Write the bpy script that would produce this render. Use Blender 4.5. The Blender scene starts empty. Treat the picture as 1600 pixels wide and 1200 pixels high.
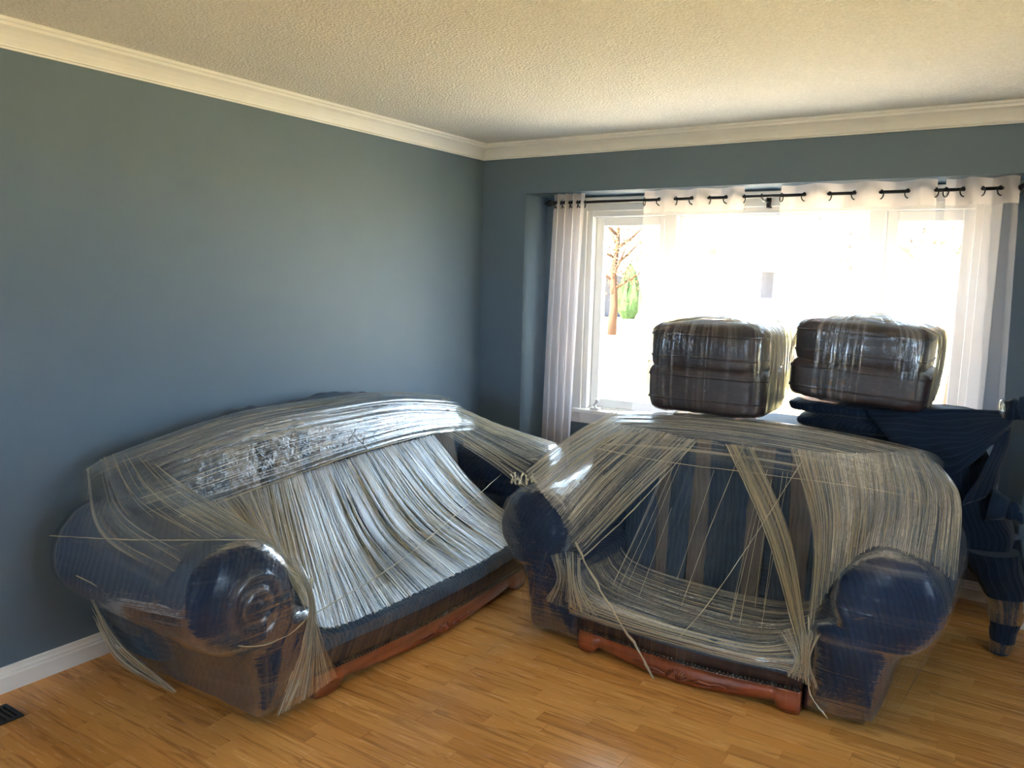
import bpy, bmesh, math, random
import numpy as np
from mathutils import Vector, Matrix, noise

random.seed(7); rng = np.random.default_rng(7)
sc = bpy.context.scene
C = sc.collection
PI = math.pi

# ------------------------------------------------------------------ camera
CAM = np.array([3.148, -4.435, 1.590])
RGT = np.array([0.83628668, 0.54771488, 0.02515945])
UPV = np.array([-0.09126504, 0.09380921, 0.99139827])
FWD = np.array([-0.54064339, 0.83138935, -0.12843861])
FPX = 1268.9
cd = bpy.data.cameras.new('camera'); cam = bpy.data.objects.new('camera', cd); C.objects.link(cam)
m = Matrix(((RGT[0], UPV[0], -FWD[0], CAM[0]), (RGT[1], UPV[1], -FWD[1], CAM[1]),
            (RGT[2], UPV[2], -FWD[2], CAM[2]), (0, 0, 0, 1)))
cam.matrix_world = m
cd.sensor_width = 36; cd.lens = FPX / 1600 * 36; cd.clip_start = 0.05; cd.clip_end = 300
sc.camera = cam

# ------------------------------------------------------------------ world, sun, exposure
SKY = 6.4; SUN = 82.0
w = bpy.data.worlds.new('sky'); sc.world = w; w.use_nodes = True
nt = w.node_tree; bg = nt.nodes['Background']
bg.inputs['Color'].default_value = (0.56, 0.77, 1.0, 1); bg.inputs['Strength'].default_value = SKY
sl = bpy.data.lights.new('sun', 'SUN'); so = bpy.data.objects.new('sun', sl); C.objects.link(so)
sl.energy = SUN; sl.angle = 0.01; sl.color = (1.0, 0.84, 0.62)
so.rotation_euler = Vector((0.45, 0.62, -0.75)).to_track_quat('-Z', 'Y').to_euler()
def portal(name, loc, rot, sx, sy):
    l = bpy.data.lights.new(name, 'AREA'); l.shape = 'RECTANGLE'; l.size = sx; l.size_y = sy
    o = bpy.data.objects.new(name, l); C.objects.link(o); o.location = loc; o.rotation_euler = rot
    l.cycles.is_portal = True
portal('window_portal', (1.735, 0.40, 1.40), (-PI/2, 0, 0), 2.3, 1.4)
portal('rear_fill_portal', (1.6, -6.95, 1.5), (PI/2, 0, 0), 1.5, 1.3)
portal('side_fill_portal', (4.68, -2.7, 1.42), (0, PI/2, 0), 1.3, 1.35)
vs = sc.view_settings
vs.view_transform = 'Standard'; vs.look = 'None'; vs.exposure = 1.62; vs.gamma = 1.0; vs.use_curve_mapping = False
sc.cycles.max_bounces = 10; sc.cycles.diffuse_bounces = 6; sc.cycles.glossy_bounces = 4
sc.cycles.transparent_max_bounces = 32; sc.cycles.transmission_bounces = 6
sc.cycles.use_denoising = True; sc.cycles.sample_clamp_indirect = 8.0
sc.cycles.caustics_reflective = False; sc.cycles.caustics_refractive = False

# ------------------------------------------------------------------ material helpers
def L(h):
    h = h.lstrip('#'); v = [int(h[i:i+2], 16) / 255 for i in (0, 2, 4)]
    return tuple(x / 12.92 if x <= 0.04045 else ((x + 0.055) / 1.055) ** 2.4 for x in v) + (1,)
class NT:
    def __init__(s, name):
        s.m = bpy.data.materials.new(name); s.m.use_nodes = True; s.t = s.m.node_tree; s.t.nodes.clear()
        s.out = s.n('ShaderNodeOutputMaterial')
    def n(s, k, ins=None, **kw):
        nd = s.t.nodes.new(k)
        for a, b in kw.items(): setattr(nd, a, b)
        for a, b in (ins or {}).items(): s.set(nd, a, b)
        return nd
    def set(s, nd, a, b):
        i = nd.inputs[a]
        if hasattr(b, 'outputs'): b = b.outputs[0]
        if isinstance(b, bpy.types.NodeSocket): s.t.links.new(b, i)
        else: i.default_value = b
    def math(s, op, a, b=0.0, clamp=False):
        return s.n('ShaderNodeMath', {0: a, 1: b}, operation=op, use_clamp=clamp)
    def ramp(s, fac, stops):
        r = s.n('ShaderNodeValToRGB', {'Fac': fac}); e = r.color_ramp.elements
        while len(e) < len(stops): e.new(0.5)
        for i, (p, c) in enumerate(stops):
            e[i].position = p; e[i].color = c if isinstance(c, tuple) else (c, c, c, 1)
        return r
    def coord(s, out='Object', scale=(1, 1, 1), rot=(0, 0, 0), loc=(0, 0, 0)):
        t = s.n('ShaderNodeTexCoord')
        return s.n('ShaderNodeMapping', {'Vector': t.outputs[out], 'Scale': scale, 'Rotation': rot, 'Location': loc})
    def noise(s, vec, scale, detail=3, rough=0.55, dist=0.0):
        return s.n('ShaderNodeTexNoise', {'Vector': vec, 'Scale': scale, 'Detail': detail, 'Roughness': rough, 'Distortion': dist})
    def bump(s, h, strength, dist=0.01):
        return s.n('ShaderNodeBump', {'Height': h, 'Strength': strength, 'Distance': dist})
    def mix(s, fac, a, b):
        x = s.n('ShaderNodeMix', data_type='RGBA')
        for i, v in ((0, fac), (6, a), (7, b)):
            if hasattr(v, 'outputs'): v = v.outputs[0]
            if isinstance(v, bpy.types.NodeSocket): s.t.links.new(v, x.inputs[i])
            else: x.inputs[i].default_value = v
        return x.outputs[2]
    def bsdf(s, **kw):
        return s.n('ShaderNodeBsdfPrincipled', {k.replace('_', ' '): v for k, v in kw.items()})
    def mixs(s, fac, a, b):
        x = s.n('ShaderNodeMixShader'); s.set(x, 0, fac); s.set(x, 1, a); s.set(x, 2, b); return x
    def done(s, sh):
        s.t.links.new(sh.outputs[0], s.out.inputs['Surface']); return s.m

def plain(name, col, rough=0.6, spec=0.5, bumps=None, var=0.06, metal=0.0):
    t = NT(name); c = t.coord(); n = t.noise(c, 6, 4)
    k = L(col) if isinstance(col, str) else col
    dark = tuple(x * (1 - var * 2) for x in k[:3]) + (1,); light = tuple(min(1, x * (1 + var)) for x in k[:3]) + (1,)
    colr = t.ramp(n, [(0.3, dark), (0.7, light)])
    kw = dict(Base_Color=colr, Roughness=rough, Specular_IOR_Level=spec, Metallic=metal)
    if bumps: kw['Normal'] = t.bump(t.noise(t.coord(), bumps[0], 3), bumps[1], bumps[2])
    return t.done(t.bsdf(**kw))

M = {}
M['wall'] = plain('wall_paint', '#637380', 0.55, 0.35, (260, 0.12, 0.002), 0.015)
M['trim'] = plain('white_trim', '#ebe8e5', 0.4, 0.5, None, 0.02)
t = NT('popcorn_ceiling'); c = t.coord()
n1 = t.noise(c, 110, 3, 0.7); v1 = t.n('ShaderNodeTexVoronoi', {'Vector': c, 'Scale': 85.0})
h = t.math('ADD', n1, t.math('MULTIPLY', v1, 0.6))
M['ceiling'] = t.done(t.bsdf(Base_Color=t.ramp(t.noise(c, 90, 2), [(0.3, L('#e4dfd6')), (0.7, L('#f1ede5'))]), Roughness=0.95,
                             Specular_IOR_Level=0.1, Normal=t.bump(h, 0.9, 0.012)))
# floor strip: grain along local x, tint per piece
def wood_floor(name, random_out):
    t = NT(name); tc = t.n('ShaderNodeTexCoord')
    rnd = t.n('ShaderNodeObjectInfo').outputs['Random'] if random_out == 'object' else t.n('ShaderNodeNewGeometry').outputs['Random Per Island']
    off = t.n('ShaderNodeCombineXYZ', {'X': t.math('MULTIPLY', rnd, 37.0), 'Y': t.math('MULTIPLY', rnd, 91.0), 'Z': t.math('MULTIPLY', rnd, 13.0)})
    va = t.n('ShaderNodeVectorMath', operation='ADD'); t.t.links.new(tc.outputs['Object'], va.inputs[0]); t.t.links.new(off.outputs[0], va.inputs[1])
    mp = t.n('ShaderNodeMapping', {'Vector': va.outputs[0], 'Scale': (2.2, 26, 26)})
    g = t.noise(mp, 1.0, 6, 0.6, 1.2)
    mp2 = t.n('ShaderNodeMapping', {'Vector': va.outputs[0], 'Scale': (7, 120, 120)})
    g2 = t.noise(mp2, 1.0, 3, 0.6)
    base = t.ramp(rnd, [(0.0, L('#b87c3a')), (0.35, L('#ce8f47')), (0.7, L('#d89c55')), (1.0, L('#c18542'))])
    dk = t.ramp(g, [(0.38, 0.0), (0.52, 0.0), (0.64, 1.0)])
    col = t.mix(t.math('MULTIPLY', dk, 0.7), base, L('#85501f'))
    col = t.mix(t.math('MULTIPLY', g2, 0.35), col, L('#dda866'))
    return t.done(t.bsdf(Base_Color=col, Roughness=t.ramp(g2, [(0.2, 0.20), (0.8, 0.30)]), Specular_IOR_Level=0.5,
                         Normal=t.bump(g2, 0.06, 0.002)))
M['plank'] = wood_floor('oak_strip', 'object'); M['plank_field'] = wood_floor('oak_strip_field', 'island')
M['subfloor'] = plain('subfloor', '#5a3a1c', 0.7)
# moving blanket with wavy quilting
def blanket(name, c0, c1, stitch, sc_=1.0, rough=0.85, mottle=0.28):
    t = NT(name); c = t.coord('UV')
    wv = t.n('ShaderNodeTexWave', {'Vector': c, 'Scale': 14.0 * sc_, 'Distortion': 5.0, 'Detail': 0.0, 'Detail Scale': 0.6}, wave_type='BANDS', bands_direction='X', wave_profile='SIN')
    line = t.ramp(wv, [(0.0, 1.0), (0.07, 0.25), (0.2, 0.0)])
    n = t.noise(t.coord('Object'), 5, 4)
    fine = t.noise(t.coord('Object'), 220, 2)
    base = t.mix(t.ramp(n, [(0.35, 0.0), (0.7, 1.0)]), L(c0), L(c1))
    col = t.mix(t.math('MULTIPLY', line, mottle), base, L(stitch))
    hh = t.math('ADD', t.math('MULTIPLY', wv, 1.0), t.math('MULTIPLY', fine, 0.15))
    return t.done(t.bsdf(Base_Color=col, Roughness=rough, Specular_IOR_Level=0.25, Sheen_Weight=0.12, Normal=t.bump(hh, 0.32, 0.006)))
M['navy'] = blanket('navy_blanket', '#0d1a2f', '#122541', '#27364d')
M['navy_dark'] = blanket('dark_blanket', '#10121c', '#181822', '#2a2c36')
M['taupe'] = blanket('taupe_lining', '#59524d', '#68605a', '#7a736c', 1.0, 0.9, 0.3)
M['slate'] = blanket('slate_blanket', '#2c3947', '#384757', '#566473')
M['bundle'] = blanket('bundle_blanket', '#081422', '#0d1d31', '#2c4058', 0.9)
M['brown_fabric'] = plain('brown_upholstery', '#3b2620', 0.7, 0.3, (180, 0.3, 0.003), 0.2)
t = NT('brown_leather'); c = t.coord()
M['leather'] = t.done(t.bsdf(Base_Color=t.ramp(t.noise(c, 9, 4), [(0.3, L('#2a1a18')), (0.7, L('#3d2824'))]), Roughness=0.42,
                             Normal=t.bump(t.noise(c, 70, 4), 0.35, 0.004)))
t = NT('carved_cherry'); c = t.coord('Object', (3, 30, 30))
M['cherry'] = t.done(t.bsdf(Base_Color=t.ramp(t.noise(c, 1.0, 5, 0.6, 0.8), [(0.3, L('#6e3016')), (0.7, L('#96492a'))]), Roughness=0.35, Coat_Weight=0.3))
M['bead'] = plain('dark_bead', '#2b1a12', 0.4)
M['iron'] = plain('black_iron', '#1a1513', 0.45, 0.5)
M['vent'] = plain('vent_metal', '#2e2a26', 0.45, 0.5, None, 0.1, 0.4)
M['tape'] = None

# stretch film: clear layer with streaks that run along V of the UV map (metres)
def film_mat(name, base, streak, dens, tint='#f3ecdc', gloss=0.10, rough=0.16, freq=150.0, bump=0.6, trans=0.55, cross=0.0, fres=0.4):
    t = NT(name); uv = t.n('ShaderNodeTexCoord').outputs['UV']
    oi = t.n('ShaderNodeObjectInfo').outputs['Random']
    off = t.n('ShaderNodeCombineXYZ', {'X': t.math('MULTIPLY', oi, 31.0), 'Y': t.math('MULTIPLY', oi, 17.0)})
    va = t.n('ShaderNodeVectorMath', operation='ADD'); t.t.links.new(uv, va.inputs[0]); t.t.links.new(off.outputs[0], va.inputs[1])
    m1 = t.n('ShaderNodeMapping', {'Vector': va.outputs[0], 'Scale': (freq, 0.9, 1)})
    m2 = t.n('ShaderNodeMapping', {'Vector': va.outputs[0], 'Scale': (freq * 0.28, 0.6, 1)})
    m3 = t.n('ShaderNodeMapping', {'Vector': va.outputs[0], 'Scale': (11.0, 0.6, 1)})
    m4 = t.n('ShaderNodeMapping', {'Vector': va.outputs[0], 'Scale': (34.0, 34.0, 1)})
    s1 = t.ramp(t.noise(m1, 1.0, 2, 0.6, 0.1), [(0.48, 0.0), (0.62, 1.0)])
    s2 = t.ramp(t.noise(m2, 1.0, 3, 0.6, 0.15), [(0.46, 0.0), (0.64, 1.0)])
    d = t.ramp(t.noise(m3, 1.0, 3, 0.6, 0.4), [(0.56 - dens * 0.3, 0.0), (0.74 - dens * 0.25, 1.0)])
    crk = t.ramp(t.noise(m4, 1.0, 5, 0.7, 1.5), [(0.52, 0.0), (0.62, 1.0)])
    s = t.math('ADD', t.math('MULTIPLY', s1, 0.65), t.math('MULTIPLY', s2, 0.5))
    s = t.math('MULTIPLY', s, d)
    s = t.math('ADD', s, t.math('MULTIPLY', crk, cross))
    a = t.math('ADD', t.math('MULTIPLY', s, streak), base, True)
    hgt = t.math('ADD', t.math('ADD', t.math('MULTIPLY', s1, 0.5), s2), t.math('MULTIPLY', crk, 0.15))
    nrm = t.bump(hgt, bump, 0.006)
    dif = t.n('ShaderNodeBsdfDiffuse', {'Color': L(tint), 'Normal': nrm})
    tra = t.n('ShaderNodeBsdfTranslucent', {'Color': L(tint), 'Normal': nrm})
    milk = t.mixs(trans, dif, tra)
    body = t.mixs(a, t.n('ShaderNodeBsdfTransparent', {'Color': (0.97, 0.97, 0.96, 1)}), milk)
    fr = t.n('ShaderNodeFresnel', {'IOR': 1.45, 'Normal': nrm})
    g = t.n('ShaderNodeBsdfGlossy', {'Color': (1, 1, 1, 1), 'Roughness': rough, 'Normal': nrm})
    f = t.math('ADD', t.math('MULTIPLY', fr, fres), t.math('MULTIPLY', s, gloss), True)
    return t.done(t.mixs(f, body, g))
M['film_clear'] = film_mat('film_clear', 0.008, 0.12, 0.3, bump=0.4, freq=80.0, fres=0.12, gloss=0.03)
M['film_web'] = film_mat('film_web', 0.045, 0.5, 0.58, '#f1e7d0', bump=0.5, freq=90.0, gloss=0.05, rough=0.2)
M['film_dense'] = film_mat('film_dense', 0.02, 0.60, 0.46, '#f8e4b8', freq=85.0, gloss=0.0, rough=0.28, fres=0.25)
M['film_tight'] = film_mat('film_tight', 0.006, 0.06, 0.3, '#e8eef8', 0.12, 0.12, 40.0, 0.28, 0.3, 0.03, 0.26)
M['film_seat'] = film_mat('film_seat', 0.03, 0.30, 0.5, '#eae6dc', 0.4, 0.14, 60.0, 0.8, 0.4, 0.04, 0.6)
M['film_cord'] = film_mat('film_cord', 0.5, 0.35, 0.9, '#f6e7c6', 0.2, 0.2, 400.0)
M['film_cushion'] = film_mat('film_cushion', 0.012, 0.09, 0.45, '#f4ecdf', 0.3, 0.10, 60.0, 0.8, 0.5, 0.06, 0.5)
M['tape'] = film_mat('clear_tape', 0.10, 0.15, 0.5, '#e9e4da', 0.5, 0.1, 60.0, 0.5)

def sheer(name, alpha, tint, tr=(0.60, 0.53, 0.52, 1)):
    t = NT(name); c = t.coord('UV', (1, 1, 1))
    n = t.noise(c, 900, 2)
    a = t.math('ADD', t.math('MULTIPLY', n, 0.16), alpha - 0.08)
    dif = t.n('ShaderNodeBsdfDiffuse', {'Color': L(tint)}); tra = t.n('ShaderNodeBsdfTranslucent', {'Color': tr})
    return t.done(t.mixs(a, t.n('ShaderNodeBsdfTransparent'), t.mixs(0.5, dif, tra)))
M['sheer'] = sheer('sheer_voile', 0.30, '#f5eef2'); M['sheer_full_lit'] = sheer('sheer_voile_gathered_lit', 0.55, '#faf4f5', (0.80, 0.72, 0.73, 1)); M['sheer_band'] = sheer('sheer_voile_double', 0.72, '#f3eee6')  # gathered copy is denser and paler, painting in the window light it catches
t = NT('window_glass')
M['glass'] = t.done(t.mixs(0.05, t.n('ShaderNodeBsdfTransparent', {'Color': (0.98, 0.99, 0.99, 1)}), t.n('ShaderNodeBsdfGlossy', {'Roughness': 0.02})))

# ------------------------------------------------------------------ geometry helpers
def tag(o, label=None, cat=None, group=None, kind=None):
    if label: o['label'] = label
    if cat: o['category'] = cat
    if group: o['group'] = group
    if kind: o['kind'] = kind
    return o
def empty(name, loc=(0, 0, 0), rz=0.0):
    o = bpy.data.objects.new(name, None); C.objects.link(o); o.location = loc; o.rotation_euler = (0, 0, rz)
    o.empty_display_size = 0.1
    return o
def link(name, me, mat, parent=None):
    o = bpy.data.objects.new(name, me); C.objects.link(o)
    if mat is not None:
        me.materials.clear(); me.materials.append(M[mat] if isinstance(mat, str) else mat)
    if parent is not None: o.parent = parent
    return o
class MB:
    def __init__(s): s.v = []; s.f = []
    def add(s, vs_, fs):
        b = len(s.v); s.v += [tuple(map(float, p)) for p in vs_]; s.f += [tuple(b + i for i in f) for f in fs]; return s
    def box(s, a, b):
        x0, y0, z0 = a; x1, y1, z1 = b
        return s.add([(x0, y0, z0), (x1, y0, z0), (x1, y1, z0), (x0, y1, z0), (x0, y0, z1), (x1, y0, z1), (x1, y1, z1), (x0, y1, z1)],
                     [(0, 3, 2, 1), (4, 5, 6, 7), (0, 1, 5, 4), (1, 2, 6, 5), (2, 3, 7, 6), (3, 0, 4, 7)])
    def prism(s, poly, axis, a, b):
        n = len(poly); P = []
        for q in (a, b):
            for (u, v) in poly: P.append({'x': (q, u, v), 'y': (u, q, v), 'z': (u, v, q)}[axis])
        F = [tuple(range(n))[::-1], tuple(range(n, 2 * n))] + [(i, (i + 1) % n, n + (i + 1) % n, n + i) for i in range(n)]
        return s.add(P, F)
    def tube(s, pts, r, n=8, caps=True):
        pts = [Vector(p) for p in pts]; k = len(pts)
        rr = r if hasattr(r, '__len__') else [r] * k
        P = []; up = Vector((0, 0, 1)); prev = None
        for i in range(k):
            d = (pts[min(i + 1, k - 1)] - pts[max(i - 1, 0)]).normalized()
            if prev is None:
                a = d.cross(up if abs(d.z) < 0.9 else Vector((1, 0, 0))).normalized()
            else: a = (prev - d * prev.dot(d)).normalized()
            prev = a; b = d.cross(a)
            for j in range(n):
                th = 2 * PI * j / n; P.append(pts[i] + (a * math.cos(th) + b * math.sin(th)) * rr[i])
        F = [(i * n + j, i * n + (j + 1) % n, (i + 1) * n + (j + 1) % n, (i + 1) * n + j) for i in range(k - 1) for j in range(n)]
        if caps: F += [tuple(range(n))[::-1], tuple(range((k - 1) * n, k * n))]
        return s.add(P, F)
    def torus(s, c, ax, R, r, n=20, mm=8):
        ax = Vector(ax).normalized(); a = ax.cross(Vector((0, 0, 1)) if abs(ax.z) < 0.9 else Vector((1, 0, 0))).normalized(); b = ax.cross(a)
        c = Vector(c); P = []
        for i in range(n):
            th = 2 * PI * i / n; d = a * math.cos(th) + b * math.sin(th)
            for j in range(mm):
                ph = 2 * PI * j / mm; P.append(c + d * (R + r * math.cos(ph)) + ax * r * math.sin(ph))
        F = [(i * mm + j, ((i + 1) % n) * mm + j, ((i + 1) % n) * mm + (j + 1) % mm, i * mm + (j + 1) % mm) for i in range(n) for j in range(mm)]
        return s.add(P, F)
    def sphere(s, c, r, n=10, mm=6):
        r = r if hasattr(r, '__len__') else (r, r, r); P = [(c[0], c[1], c[2] - r[2])]
        for j in range(1, mm):
            th = PI * j / mm - PI / 2
            for i in range(n):
                ph = 2 * PI * i / n; P.append((c[0] + r[0] * math.cos(th) * math.cos(ph), c[1] + r[1] * math.cos(th) * math.sin(ph), c[2] + r[2] * math.sin(th)))
        P.append((c[0], c[1], c[2] + r[2])); F = []
        for i in range(n): F.append((0, 1 + (i + 1) % n, 1 + i))
        for j in range(mm - 2):
            for i in range(n): a = 1 + j * n; F.append((a + i, a + (i + 1) % n, a + n + (i + 1) % n, a + n + i))
        a = 1 + (mm - 2) * n; e = len(P) - 1
        for i in range(n): F.append((a + i, a + (i + 1) % n, e))
        return s.add(P, F)
    def mesh(s, name, smooth=False, bevel=0.0, seg=2):
        me = bpy.data.meshes.new(name); me.from_pydata(s.v, [], s.f)
        if bevel > 0:
            bm = bmesh.new(); bm.from_mesh(me)
            bmesh.ops.bevel(bm, geom=[e for e in bm.edges if len(e.link_faces) == 2 and e.calc_face_angle(0) > 0.6], offset=bevel, segments=seg, profile=0.5, affect='EDGES', clamp_overlap=True)
            bm.to_mesh(me); bm.free()
        me.validate(); me.update()
        if smooth: me.polygons.foreach_set('use_smooth', [True] * len(me.polygons))
        return me
    def obj(s, name, mat, parent=None, smooth=False, bevel=0.0, seg=2):
        return link(name, s.mesh(name, smooth, bevel, seg), mat, parent)

def catmull(P, n):
    """resample a control polyline (k,3) to n points"""
    P = np.asarray(P, float); k = len(P)
    if k == 2: t_ = np.linspace(0, 1, n)[:, None]; return P[0] * (1 - t_) + P[1] * t_
    Q = np.vstack([2 * P[0] - P[1], P, 2 * P[-1] - P[-2]]); out = []
    for s_ in np.linspace(0, k - 1, n):
        i = min(int(s_), k - 2); f = s_ - i; a, b, c_, d = Q[i], Q[i + 1], Q[i + 2], Q[i + 3]
        out.append(0.5 * ((2 * b) + (-a + c_) * f + (2 * a - 5 * b + 4 * c_ - d) * f * f + (-a + 3 * b - 3 * c_ + d) * f ** 3))
    return np.array(out)
def grid_mesh(name, G, closed=False, caps=False, smooth=True, uv=None, uvfun=None):
    """G (rows, cols, 3); rows along v, cols along u; closed joins the columns; UV in metres"""
    r, c_, _ = G.shape; V = G.reshape(-1, 3); F = []
    cc = c_ if closed else c_ - 1
    for i in range(r - 1):
        for j in range(cc):
            F.append((i * c_ + j, i * c_ + (j + 1) % c_, (i + 1) * c_ + (j + 1) % c_, (i + 1) * c_ + j))
    nq = len(F)
    if caps: F += [tuple(range(c_))[::-1], tuple(range((r - 1) * c_, r * c_))]
    me = bpy.data.meshes.new(name); me.from_pydata(V.tolist(), [], F)
    if uv is None:
        du = np.linalg.norm(np.diff(np.concatenate([G, G[:, :1]], 1), axis=1), axis=2).mean(0)
        dv = np.linalg.norm(np.diff(G, axis=0), axis=2).mean(1)
        U = np.concatenate([[0], np.cumsum(du)]); Vv = np.concatenate([[0], np.cumsum(dv)])
    else: U, Vv = uv
    ul = me.uv_layers.new(name='UVMap'); D = []
    for i in range(r - 1):
        for j in range(cc):
            D += [U[j], Vv[i], U[j + 1], Vv[i], U[j + 1], Vv[i + 1], U[j], Vv[i + 1]]
    if caps:
        for row in (0, r - 1):
            idx = list(range(c_))[::-1] if row == 0 else list(range(c_))
            for j in idx: D += [G[row, j, 2], G[row, j, 0] * 0.9 + G[row, j, 1] * 0.3]
    ul.data.foreach_set('uv', np.array(D, dtype=np.float32))
    if uvfun is not None:
        UVp = uvfun(V); li = np.zeros(len(me.loops), dtype=np.int32); me.loops.foreach_get('vertex_index', li)
        ul.data.foreach_set('uv', UVp[li].astype(np.float32).ravel())
    if smooth: me.polygons.foreach_set('use_smooth', [True] * nq + [False] * (len(F) - nq))
    me.update(); return me
def noise1(n, step):
    k = max(4, int(n / step) + 3); a = rng.normal(size=k); x = np.linspace(0, k - 1.001, n); i = x.astype(int); f = x - i; f = f * f * (3 - 2 * f)
    return a[i] * (1 - f) + a[np.minimum(i + 1, k - 1)] * f
def wrinkle(G, amp, scale, seed=0.0, stretch=(1, 1, 1)):
    N = normals(G); H = np.array([noise.noise(Vector((p[0] * scale * stretch[0] + seed, p[1] * scale * stretch[1], p[2] * scale * stretch[2]))) for p in G.reshape(-1, 3)]).reshape(G.shape[:2])
    return G + N * (H * amp)[..., None]
def normals(G):
    a = np.gradient(G, axis=0); b = np.gradient(G, axis=1); N = np.cross(b, a); l = np.linalg.norm(N, axis=2, keepdims=True); return N / np.maximum(l, 1e-9)
def film(parent, rails, mat, ns=28, nt_=140, amp=0.003, st=0, sr=0.0018, name='stretch_film'):
    """strands run along every rail; rails are lofted across. Rows = strand direction."""
    if st: strands(parent, rails, st, r1=sr)
    R = np.array([catmull(r_, ns) for r_ in rails])                       # rails, ns, 3
    G = np.array([catmull(R[:, i], nt_) for i in range(ns)])              # ns, nt, 3
    N = normals(G)
    prof = noise1(nt_, 1.4) * 0.6 + noise1(nt_, 4) * 1.0 + noise1(nt_, 12) * 1.2
    env = np.sin(np.linspace(0, PI, ns)) * 0.8 + 0.2
    G = G + N * (env[:, None] * prof[None, :] * amp)[..., None]
    # ragged film edges
    for e, s_ in ((0, 1), (ns - 1, -1)): G[e] += (G[e + s_] - G[e]) * (rng.random(nt_) * 0.35)[:, None]
    # width in metres from the widest row
    wd = np.linalg.norm(np.diff(G, axis=1), axis=2).max(0); U = np.concatenate([[0], np.cumsum(wd), [0]])
    ld = np.linalg.norm(np.diff(G, axis=0), axis=2).mean(1); V = np.concatenate([[0], np.cumsum(ld)])
    return link(name, grid_mesh(name, G, uv=(U, V)), mat, parent)
def strands(parent, rails, count, r0=0.0007, r1=0.0020, mat='film_cord', n=18, spread=0.012, bias=None):
    """many fine bunched strands of film following the same loft, joined into one part"""
    R = np.array([catmull(r_, n) for r_ in rails]); G = np.array([catmull(R[:, i], 200) for i in range(n)]); N = normals(G)
    mb = MB()
    for k in range(count):
        a = rng.random(); b = min(max(a + rng.normal() * spread * 3, 0), 1)
        t_ = np.linspace(a, b, n) * 199; i0 = np.minimum(t_.astype(int), 198); f = (t_ - i0)[:, None]; ii = np.arange(n)
        P = G[ii, i0] * (1 - f) + G[ii, i0 + 1] * f + N[ii, i0] * (rng.random() * 0.006)
        s0 = rng.integers(0, 3) if rng.random() < 0.6 else rng.integers(0, n // 2); s1 = n - (rng.integers(0, 3) if rng.random() < 0.6 else rng.integers(0, n // 2))
        if s1 - s0 < 4: continue
        r_ = r0 + (r1 - r0) * rng.random() ** 2
        mb.tube(P[s0:s1], r_, 4, False)
    o = mb.obj('film_strands', mat, parent, True); o['kind'] = 'stuff'; return o
def cord(parent, pts, r, mat='film_cord', n=24, name='film_cord'):
    P = catmull(pts, n); P[1:-1] += rng.normal(size=(n - 2, 3)) * r * 0.25
    k = np.arange(n); rr = r * (0.75 + 0.25 * np.sin(k * 1.3) + 0.15 * rng.random(n))
    return MB().tube(P, list(rr), 6).obj(name, mat, parent, True)

# ------------------------------------------------------------------ room shell
H = 2.44; XR = 4.5; YB = -6.8; AX0, AX1, AD, AH = 0.331, 3.14, 0.27, 2.126
WX0, WX1, WZ0, WZ1 = 0.63, 2.86, 0.72, 2.04         # rough opening in the alcove's back wall
def structure(o): o['kind'] = 'structure'; return o
structure(MB().box((-0.15, YB - 0.15, -0.1), (0, 0.45, H)).obj('wall_left', 'wall'))
wb = MB()
wb.box((0, 0, -0.1), (AX0, 0.45, H)); wb.box((AX1, 0, -0.1), (XR, 0.45, H)); wb.box((AX0, 0, AH), (AX1, 0.45, H))
wb.box((AX0, AD, -0.1), (AX1, 0.45, WZ0)); wb.box((AX0, AD, WZ1), (AX1, 0.45, AH))
wb.box((AX0, AD, WZ0), (WX0, 0.45, WZ1)); wb.box((WX1, AD, WZ0), (AX1, 0.45, WZ1))
structure(wb.obj('wall_back', 'wall', bevel=0.0))
RY0, RY1, RZ0, RZ1 = -3.3, -2.1, 0.85, 2.0            # side window added in the right wall, out of view, to light the floor
structure(MB().box((XR, YB - 0.15, -0.1), (XR + 0.15, RY0, H)).box((XR, RY1, -0.1), (XR + 0.15, 0.45, H)).box((XR, RY0, -0.1), (XR + 0.15, RY1, RZ0)).box((XR, RY0, RZ1), (XR + 0.15, RY1, H)).obj('wall_right', 'wall'))
w3 = structure(empty('side_fill_window', (XR + 0.07, (RY0 + RY1) / 2, RZ0)))
hw, hh_ = (RY1 - RY0) / 2, RZ1 - RZ0
MB().box((-0.05, -hw, 0), (0.05, -hw + 0.05, hh_)).box((-0.05, hw - 0.05, 0), (0.05, hw, hh_)).box((-0.05, -hw + 0.05, hh_ - 0.05), (0.05, hw - 0.05, hh_)).box((-0.05, -hw + 0.05, 0), (0.05, hw - 0.05, 0.05)).box((-0.04, -0.03, 0.05), (0.04, 0.03, hh_ - 0.05)).obj('frame', 'trim', w3)
MB().box((-0.005, -hw + 0.05, 0.05), (0.005, -0.03, hh_ - 0.05)).obj('pane', 'glass', w3)
MB().box((-0.005, 0.03, 0.05), (0.005, hw - 0.05, hh_ - 0.05)).obj('pane', 'glass', w3)
PX0, PX1, PZ0, PZ1 = 0.85, 2.35, 0.9, 2.1               # unseen window added in the rear wall for fill and film highlights
wr = MB().box((0, YB - 0.15, -0.1), (PX0, YB, H)).box((PX1, YB - 0.15, -0.1), (XR, YB, H)).box((PX0, YB - 0.15, PZ1), (PX1, YB, H)).box((PX0, YB - 0.15, -0.1), (PX1, YB, PZ0))
structure(wr.obj('wall_rear', 'wall'))
structure(MB().box((-0.15, YB - 1.9, H), (XR + 0.15, 0.9, H + 0.2)).obj('ceiling', 'ceiling'))  # runs past the rear wall as an unseen eave added to block sun
fl = structure(MB().box((-0.15, YB - 0.15, -0.1), (XR + 0.15, 0.45, -0.012)).obj('floor', 'subfloor'))
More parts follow.
